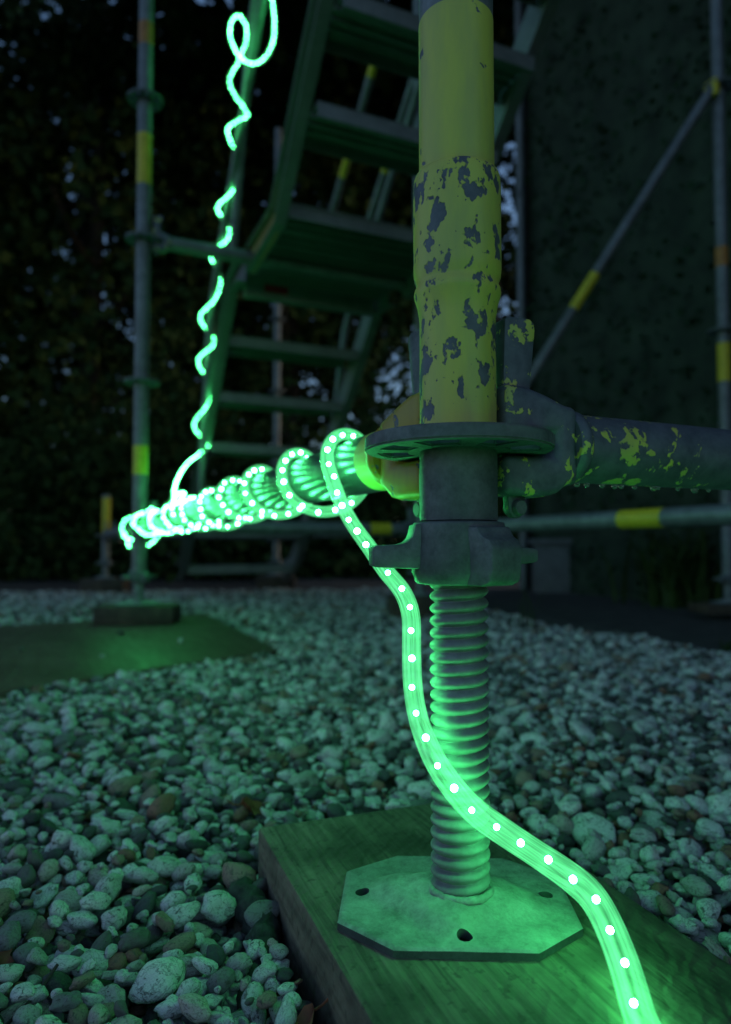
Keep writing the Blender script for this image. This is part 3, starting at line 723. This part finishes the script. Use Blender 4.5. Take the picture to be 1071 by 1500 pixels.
# ------------------------------------------------------------------ stairs
TA, TB = .40, 1.02
def stair(label, pts, ks, rise, run, s0, z0, deep, th_=.10, endcap=None):
    t = thing('stair_flight', label, 'stairs', (P0[0], P0[1], 0), AL, 'aluminium stair flights'); # local x = s, local y = -t
    for ty in (TA, TB):
        b = MB(); w_ = .032
        P = [(p[0], p[1]) for p in pts]
        up = []; lo = []
        for i, p in enumerate(P):
            d0 = np.array(P[max(0, i - 1)]); d1 = np.array(P[min(len(P) - 1, i + 1)]); d = d1 - d0; d = d / np.linalg.norm(d); nrm = np.array([-d[1], d[0]])
            if nrm[1] < 0: nrm = -nrm
            up.append(np.array(p) + nrm * th_ / 2); lo.append(np.array(p) - nrm * th_ / 2)
        sgn = 1 if ty == TA else -1
        def plate_(u0, u1, ya, yb):
            n_ = len(P); V = []
            for i in range(n_):
                pu = lo[i] + (up[i] - lo[i]) * u1; pl_ = lo[i] + (up[i] - lo[i]) * u0
                V += [(pl_[0], ya, pl_[1]), (pu[0], ya, pu[1]), (pu[0], yb, pu[1]), (pl_[0], yb, pl_[1])]
            F = [(4 * i + j, 4 * i + (j + 1) % 4, 4 * (i + 1) + (j + 1) % 4, 4 * (i + 1) + j) for i in range(n_ - 1) for j in range(4)]
            F += [(3, 2, 1, 0), tuple(4 * (n_ - 1) + j for j in range(4))]
            b.add(V, F)
        plate_(0, 1, -ty, -ty + .005)                                       # web of the channel
        plate_(0, .05, -ty - sgn * .004, -ty - sgn * .004 + .042 * sgn); plate_(.95, 1, -ty - sgn * .004, -ty - sgn * .004 + .042 * sgn)   # flanges
        obj('stringer', b.me('stringer', .0012, 1), M_ALU, t)
    for k in ks:
        s_, z_k = s0 - run * k, z0 + rise * k
        b = MB(); y0_, y1_ = -TB + .008, -TA - .004
        b.box(s_ - deep / 2, s_ + deep / 2, y0_, y1_, z_k - .004, z_k)
        b.box(s_ - deep / 2, s_ - deep / 2 + .004, y0_, y1_, z_k - .045, z_k - .0045); b.box(s_ + deep / 2 - .004, s_ + deep / 2, y0_, y1_, z_k - .04, z_k - .0045)
        b.box(s_ - deep / 2 + .0045, s_ - deep / 2 + .016, y0_, y1_, z_k - .045, z_k - .042)
        for u in (.3, .5, .7): b.box(s_ - deep / 2 + deep * u - .002, s_ - deep / 2 + deep * u + .002, y0_, y1_, z_k - .016, z_k - .0045)
        obj('tread', b.me('tread', .0006, 1), M_ALU, t)
    return t
stair('lower aluminium stair flight rising towards the camera behind the rope light', [(2.22, ZC + 1.085), (2.40, ZC + 1.085), (3.55, ZC - .09), (3.75, ZC - .16)], [-k for k in range(1, 7)], .205, .20, 2.42, ZC + 1.12, .19)
stair('upper aluminium stair flight overhead behind the yellow post', [(2.08, ZC + 1.065), (1.735, ZC + 1.075), (.62, ZC + 2.16)], range(1, 7), .18, .19, 1.68, ZC + 1.085, .18)
M_DULLY = plain('dull_yellow_paint', (.30, .25, .06), .7, 0, .35, 30)
uf = bpy.data.objects['stair_flight.001']
b = MB(); b.prism([(1.70, ZC + 1.17), (1.755, ZC + 1.125), (2.085, ZC + 1.115), (2.105, ZC + 1.09), (2.105, ZC + 1.03), (2.08, ZC + 1.012), (1.76, ZC + 1.022), (1.675, ZC + 1.10)], TA - .012, TA - .0085, Matrix.Rotation(R(90), 4, 'X'))
obj('end_plate', b.me('end_plate', .0006, 1), M_DULLY, uf)
lp = thing('landing_platform', 'ribbed landing deck between the two stair flights, seen from below', 'platform', (P0[0], P0[1], 0), AL)
for k in range(5):
    sa = 1.72 + .118 * k; b = MB(); b.box(sa, sa + .114, -TB + .01, -TA - .006, ZC + 1.118, ZC + 1.124)
    for u in (.004, .05, .096): b.box(sa + u, sa + u + .008, -TB + .01, -TA - .006, ZC + 1.076, ZC + 1.1175)
    obj('deck_plank', b.me('deck_plank', .0006, 1), M_ALU, lp)
b = MB(); b.box(2.315, 2.36, -TB + .02, -TA - .02, ZC + 1.02, ZC + 1.11); obj('end_beam', b.me('end_beam', .004, 2), M_ALU, lp)
b = MB(); b.box(1.7195, 1.7200 - .0016, -.80, -.58, 0, .02); o = obj('sticker', b.me('sticker'), M_STICK, lp); o.location = (.125, 0, ZC + 1.085)
b = MB(); b.box(2.3135, 2.3120, -.60, -.50, ZC + 1.045, ZC + 1.075); obj('sticker', b.me('sticker'), M_RED, lp)

# hand rails (sloping tube bent down into a post)
def rail(label, K, r=.0168):
    K = np.array(K); t = thing('handrail', label, 'handrail', tuple(K[0]), 0, 'stair hand rails')
    obj('tube', sweep(K - K[0], r, 14, 'tube'), M_STEEL, t); return t
def railpath(t, pts, per=10):
    K = [GZ(s, t, ZC + z) for s, z in pts]
    out = [K[0]]
    for i in range(1, len(K) - 1):
        a = K[i] + (K[i - 1] - K[i]) / np.linalg.norm(K[i - 1] - K[i]) * .09; c = K[i] + (K[i + 1] - K[i]) / np.linalg.norm(K[i + 1] - K[i]) * .09
        for u in np.linspace(0, 1, 7): out.append((1 - u) ** 2 * a + 2 * u * (1 - u) * K[i] + u * u * c)
    out.append(K[-1]); return np.array(out)
RP = railpath(.365, [(2.955, .26), (2.753, 1.086), (1.908, 1.864), (1.15, 2.62)])
rail('grey handrail of the lower stairs wrapped in green rope light', RP)
rail('second grey handrail rising beside the rope-lit one', railpath(.385, [(2.40, 1.20), (2.12, 1.95), (1.5, 2.70)]), .017)
rail('handrail on the far side of the stairs', railpath(1.05, [(3.05, .3), (2.80, 1.10), (1.9, 1.95), (1.15, 2.7)]))

# ------------------------------------------------------------------ green rope light
def emis(name, col, st):
    m = bpy.data.materials.new(name); m.use_nodes = True; t = m.node_tree; t.nodes.clear()
    o = t.nodes.new('ShaderNodeOutputMaterial'); e = t.nodes.new('ShaderNodeEmission'); e.inputs[0].default_value = (*col, 1); e.inputs[1].default_value = st
    t.links.new(e.outputs[0], o.inputs[0]); return m
LED_COL = (.08, 1.0, .28)
M_LED = emis('green_led', LED_COL, 128)
def sleeve_mat():
    m = bpy.data.materials.new('clear_green_sleeve'); m.use_nodes = True; t = m.node_tree; t.nodes.clear(); L = t.links.new
    o = t.nodes.new('ShaderNodeOutputMaterial'); tc = t.nodes.new('ShaderNodeTexCoord'); mp = t.nodes.new('ShaderNodeMapping'); mp.inputs['Scale'].default_value = (5, 26, 1)
    L(tc.outputs['UV'], mp.inputs[0]); n = t.nodes.new('ShaderNodeTexNoise'); L(mp.outputs[0], n.inputs['Vector']); n.inputs['Scale'].default_value = 1; n.inputs['Detail'].default_value = 4
    r = t.nodes.new('ShaderNodeMapRange'); L(n.outputs['Fac'], r.inputs[0]); r.inputs[1].default_value = .36; r.inputs[2].default_value = .66; r.inputs[3].default_value = .12; r.inputs[4].default_value = .62
    def mt(op, a, b=0.0):
        x = t.nodes.new('ShaderNodeMath'); x.operation = op
        for i_, v_ in enumerate((a, b)):
            if isinstance(v_, (int, float)): x.inputs[i_].default_value = v_
            else: L(v_, x.inputs[i_])
        return x.outputs[0]
    sx = t.nodes.new('ShaderNodeSeparateXYZ'); L(tc.outputs['UV'], sx.inputs[0])
    ph_ = mt('ABSOLUTE', mt('SUBTRACT', mt('FRACT', mt('ADD', mt('DIVIDE', sx.outputs[0], .0172), .5)), .5))     # 0 at a diode, .5 half way
    glow = mt('MULTIPLY', mt('EXPONENT', mt('MULTIPLY', mt('MULTIPLY', ph_, ph_), -26.0)), .10)
    e = t.nodes.new('ShaderNodeEmission'); e.inputs[0].default_value = (.14, 1, .36, 1); L(mt('ADD', r.outputs[0], glow), e.inputs[1])
    tr = t.nodes.new('ShaderNodeBsdfTransparent'); tr.inputs[0].default_value = (.8, 1, .85, 1)
    ad = t.nodes.new('ShaderNodeAddShader'); L(e.outputs[0], ad.inputs[0]); L(tr.outputs[0], ad.inputs[1])
    gl = t.nodes.new('ShaderNodeBsdfGlossy'); gl.inputs['Roughness'].default_value = .18; fr = t.nodes.new('ShaderNodeFresnel'); fr.inputs[0].default_value = 1.4
    ge = t.nodes.new('ShaderNodeNewGeometry'); mx = t.nodes.new('ShaderNodeMixShader'); L(mt('MULTIPLY', fr.outputs[0], mt('SUBTRACT', 1.0, ge.outputs['Backfacing'])), mx.inputs[0]); L(ad.outputs[0], mx.inputs[1]); L(gl.outputs[0], mx.inputs[2])
    L(mx.outputs[0], o.inputs[0]); return m
M_SLV = sleeve_mat(); M_SLV.cycles.emission_sampling = 'NONE'
# free end: across the plank, up past the spindle, behind the nut, to the ledger
lead = [(-.35, -.62, .02), (.0, -.60, .02), (.24, -.46, .02), (.30, -.22, .030), (.215, -.02, .0545), (.165, .12, .0564), (.138, .24, .0564), (.1300, .322, .0564), (.1303, .338, .0596), (.1308, .353, .0681), (.1300, .372, .0773), (.1265, .389, .0851), (.1180, .402, .0895), (.1028, .412, .0970), (.0824, .4130, .1100),
        (.0645, .4130, .1228), (.0497, .4100, .1400), (.0400, .4190, .1545), (.0331, .4320, .1720), (.0303, .4420, .1915), (.0300, .4480, .2170), (.0303, .4560, .2345), (.0253, .4680, .2492), (.0141, .4840, .2627), (.0022, .5020, .2800), (-.0108, .5270, .2985), (-.0211, .5480, .3185)]
RC = .0313
sk = [.157, .283, .447, .594, .757, .95, 1.18, 1.48, 1.84, 2.24, 2.35]
ph = []; coil = []
for i in range(len(sk) - 1):
    for u in np.linspace(0, 1, 22, endpoint=False):
        f = i + u; s = np.interp(f, range(len(sk)), sk); a = 2 * math.pi * u; p = G(s, 0)
        rr = RC + (.0008 + .0035 * max(0, math.sin(i * 2.3 + u * 2)) ** 2) + (.010 if i >= 8 else 0)
        if 1.95 < s < 2.18: rr += .026
        q = p - Md * rr * math.cos(a); coil.append((q[0], q[1], ZL + rr * math.sin(a) - (.004 if i > 2 else 0)))
# back along the underside and up to the hand rail
def on(s, t, dz): p = G(s, t); return (p[0], p[1], ZL + dz)
tail = [on(.93, -.050, -.010), on(.955, -.047, .012), on(1.02, -.030, .035), on(1.10, -.004, .041),
        (-.433, 1.55, ZC + .095), (-.491, 1.75, ZC + .146), (-.574, 2.10, ZC + .2205), (-.703, 2.70, ZC + .332), (-.790, 3.22, ZC + .436)]
# spiral up the rail
RL = np.concatenate([[0], np.cumsum(np.linalg.norm(np.diff(RP, axis=0), axis=1))]); tot = RL[-1]
fine = np.stack([np.interp(np.linspace(.19, tot - .35, 420), RL, RP[:, k]) for k in range(3)], 1); _, T_, N_, B_ = frames(fine)
spir = []
for i in range(0, 420, 3):
    u = i / 420; a = 2 * math.pi * 10.2 * (u + .010 * math.sin(u * 31)) + 2.2
    e2 = np.array([-Ld[0], -Ld[1], 0.]); e2 = e2 - T_[i] * np.dot(e2, T_[i]); e2 /= np.linalg.norm(e2); e1 = np.cross(T_[i], e2); e1 = e1 if e1[0] < 0 else -e1
    wob = 1 + .10 * math.sin(u * 37)
    spir.append(fine[i] + e1 * (.035 * wob * math.cos(a) + .010 * wob) + e2 * (.027 * math.sin(a)))      # hangs loose on the left of the rail
spir = [p for p in spir if p[2] < ZC + 1.66]
top = [np.array((x, y, ZC + z)) for x, y, z in ((-0.5041, 2.46, 1.7122), (-0.4636, 2.43, 1.7734), (-0.4337, 2.4, 1.8227), (-0.4316, 2.4, 1.8787), (-0.4548, 2.39, 1.9141), (-0.4777, 2.37, 1.8804), (-0.4826, 2.36, 1.8173), (-0.4607, 2.35, 1.7548),
       (-0.4272, 2.34, 1.7102), (-0.3894, 2.33, 1.693), (-0.3496, 2.32, 1.7079), (-0.3223, 2.31, 1.7592), (-0.3166, 2.3, 1.8249), (-0.3227, 2.29, 1.8901), (-0.3322, 2.27, 1.9826))]
def resample(P, step):
    l = np.concatenate([[0], np.cumsum(np.linalg.norm(np.diff(P, axis=0), axis=1))]); q = np.arange(0, l[-1], step)
    return np.stack([np.interp(q, l, P[:, k]) for k in range(3)], 1), l[-1]
def smooth_path(P):
    P, _ = resample(P, .004)
    for _ in range(3): P[1:-1] = .25 * P[:-2] + .5 * P[1:-1] + .25 * P[2:]
    return P
def ribbon(P, Wd, ha, hb, n=16):
    """flat-oval section: half width ha along Wd, half thickness hb"""
    P = np.asarray(P); T = np.gradient(P, axis=0); T /= np.linalg.norm(T, axis=1)[:, None]
    W = Wd - T * np.sum(Wd * T, 1)[:, None]; W /= np.linalg.norm(W, axis=1)[:, None]; Bn = np.cross(T, W); m = len(P)
    L = np.concatenate([[0], np.cumsum(np.linalg.norm(np.diff(P, axis=0), axis=1))]); an = 2 * math.pi * np.arange(n) / n
    V = (P[:, None] + ha[:, None, None] * np.cos(an)[None, :, None] * W[:, None] + hb[:, None, None] * np.sin(an)[None, :, None] * Bn[:, None]).reshape(-1, 3)
    F = []; UV = []
    for i in range(m - 1):
        for k in range(n):
            k2 = (k + 1) % n; F.append((i * n + k, i * n + k2, (i + 1) * n + k2, (i + 1) * n + k)); UV += [(L[i], k / n), (L[i], (k + 1) / n), (L[i + 1], (k + 1) / n), (L[i + 1], k / n)]
    F.append(tuple(reversed(range(n)))); F.append(tuple((m - 1) * n + k for k in range(n))); UV += [(0, 0)] * (2 * n)
    return mesh('sleeve', V, F, UV, True, 60), W
def led_mesh():
    bm = bmesh.new(); bmesh.ops.create_uvsphere(bm, u_segments=12, v_segments=7, radius=.0020); bmesh.ops.triangulate(bm, faces=bm.faces)
    me = bpy.data.meshes.new('led'); bm.to_mesh(me); bm.free(); fix(me, True, 180); me.materials.append(M_LED); return me
LED = led_mesh(); LSTEP = .0172
lv = np.array([v.co[:] for v in LED.vertices]); lf = np.array([p.vertices[:] for p in LED.polygons])
def rope(label, P, Wd, ha, hb, nmax):
    org = P[0].copy(); t = thing('rope_light', label, 'rope light', tuple(org), 0, 'green rope lights')
    me, W = ribbon(P - org, Wd, ha, hb); obj('sleeve', me, M_SLV, t)
    pos, _ = resample(P, LSTEP); ordr = np.argsort(np.linalg.norm(pos - np.array([0, 0, ZC]), axis=1) + np.where(pos[:, 1] < .2, 9, 0)); pos = pos - org
    pos = pos + rng.normal(0, .0007, pos.shape)
    for i in ordr[:nmax]:
        o = obj('led', LED, None, t); o.location = pos[i]; o.scale = [float(rng.uniform(.85, 1.15))] * 3
    rest_ = ordr[nmax:]
    if len(rest_):
        V = (pos[rest_][:, None, :] + lv[None]).reshape(-1, 3); F = (np.arange(len(rest_))[:, None, None] * len(lv) + lf[None]).reshape(-1, 3)
        o = obj('distant_leds', fast_mesh('distant_leds', V, F), M_LED, t); o['kind'] = 'stuff'
    print('leds', len(pos)); return t
pa = smooth_path(np.vstack([spline(lead + coil[:1], 8)[:-1], np.array(coil)]))
L3 = np.array([Ld[0], Ld[1], 0.])
# broad side: flat on the plank, facing outwards across the spindle, edge-on beside it, flat on the ledger
keys = [((-.35, -.62, .02), (0, 1, 0)), ((.30, -.22, .03), (1, .1, 0)), ((.1300, .322, .0564), (1, .05, 0)), ((.1300, .372, .0773), (1, 0, .1)), ((.1178, .401, .090), (.8, -.4, .5)), ((.0824, .413, .110), (.6, -.2, .75)), ((.0497, .410, .14), (.75, .35, .5)),
        ((.0331, .432, .172), (.45, .9, .1)), ((.0303, .456, .2345), (.5, .85, 0)), ((.0022, .502, .28), (-.1, .95, .2)), (coil[0], tuple(L3)), (coil[30], tuple(L3))]
ki = [int(np.argmin(np.linalg.norm(pa - np.array(k[0]), axis=1))) for k in keys]
ii = np.arange(len(pa)); Wa = np.stack([np.interp(ii, ki, [k[1][c] for k in keys]) for c in range(3)], 1)
ha = np.interp(ii, [ki[0], ki[4], ki[5], ki[6], ki[7], ki[10], ki[10] + 400], [.0082, .0082, .0082, .0074, .0070, .0076, .0074]); hb = np.interp(ii, [0, ki[6], ki[8], ki[10]], [.0062, .0062, .0060, .0056])
rope('glowing green rope light wound round the ledger and hanging down past the jack', pa, Wa, ha, hb, 300)
pb_ = smooth_path(np.vstack([spline(tail, 10)[:-1], spline([tail[-1]] + [tuple(p) for p in spir[2:]] + [tuple(p) for p in top], 5)]))
_, T_, N_, _B = frames(pb_)
rope('glowing green rope light spiralling up the stair handrail', pb_, N_, np.full(len(pb_), .0072), np.full(len(pb_), .0062), 300)
print('pebbles', n_all)

# ------------------------------------------------------------------ small litter
def dead_leaf(label, loc, size, rot_):
    V = []; F = []; n_ = 10
    for j in range(n_ + 1):
        u = j / n_; wv = .42 * math.sin(math.pi * u ** .8) ** .8 * (1 + .14 * math.sin(j * 2.6))
        for s_ in (-1, 0, 1):
            V.append(((u - .5) * size, s_ * wv * size * .6, size * (.16 * abs(s_) * (1 - u) + .12 * (u - .5) ** 2 * 4 + .03 * math.sin(j * 1.9 + s_))))
    for j in range(n_):
        for c_ in range(2): F.append((j * 3 + c_, j * 3 + c_ + 1, j * 3 + c_ + 4, j * 3 + c_ + 3))
    t = thing('dead_leaf', label, 'leaf', loc, 0, 'dead leaves on the gravel'); t.rotation_euler = rot_
    obj('blade', mesh('blade', V, F), M_DEAD, t)
    obj('stalk', sweep(np.array([(-.5 * size, 0, .12 * size), (-.65 * size, .03 * size, .1 * size), (-.8 * size, .1 * size, .14 * size)]), .0008, 6, 'stalk'), M_DEAD, t)
dead_leaf('reddish dead leaf on the gravel behind the plank corner', (-.112, .70, .014), .045, (.5, .3, .8))
dead_leaf('brown dead leaf at the left edge of the gravel', (-.245, .455, .013), .05, (.2, -.4, 2.1))
dead_leaf('small rust coloured leaf lying in front of the plank', (-.037, .385, .012), .03, (.3, .2, 4.0))
# curled strip of wet bark along the plank side
V = []; F = []; n_ = 26
for j in range(n_ + 1):
    u = j / n_; x = .012 * math.sin(u * 4) ; 
    for k in range(9):
        a = math.pi * (k / 8) * 1.15 - .2; rr = .0135 * (1 + .16 * math.sin(j * 1.7 + k * .8) + .12 * noise.noise((j * .7, k * .9, 3))) * (1 - .55 * u ** 3)
        V.append((x + rr * math.cos(a) * .9, -.115 * u + .002 * math.sin(k * 3 + j), .006 + rr * 1.05 * math.sin(a) - .012 * u))
for j in range(n_):
    for k in range(8): F.append((j * 9 + k, j * 9 + k + 1, (j + 1) * 9 + k + 1, (j + 1) * 9 + k))
me = mesh('bark_strip', V, F, None, True, 180)
o = obj('bark_strip', me, M_WRAP); o.location = (-.098, .538, .004); o.rotation_euler = (0, 0, .30)
md = o.modifiers.new('thick', 'SOLIDIFY'); md.thickness = .0025
tag(o, 'curled dark strip of wet bark beside the plank corner', 'bark')
tw = [(-.205, .395, .008), (-.196, .415, .014), (-.19, .432, .022)]
o = obj('twig', sweep(spline([(p[0] - tw[0][0], p[1] - tw[0][1], p[2] - tw[0][2]) for p in tw], 5), .0011, 6, 'twig'), M_BARK); o.location = tw[0]
tag(o, 'thin dark twig sticking up from the gravel at the left', 'twig')
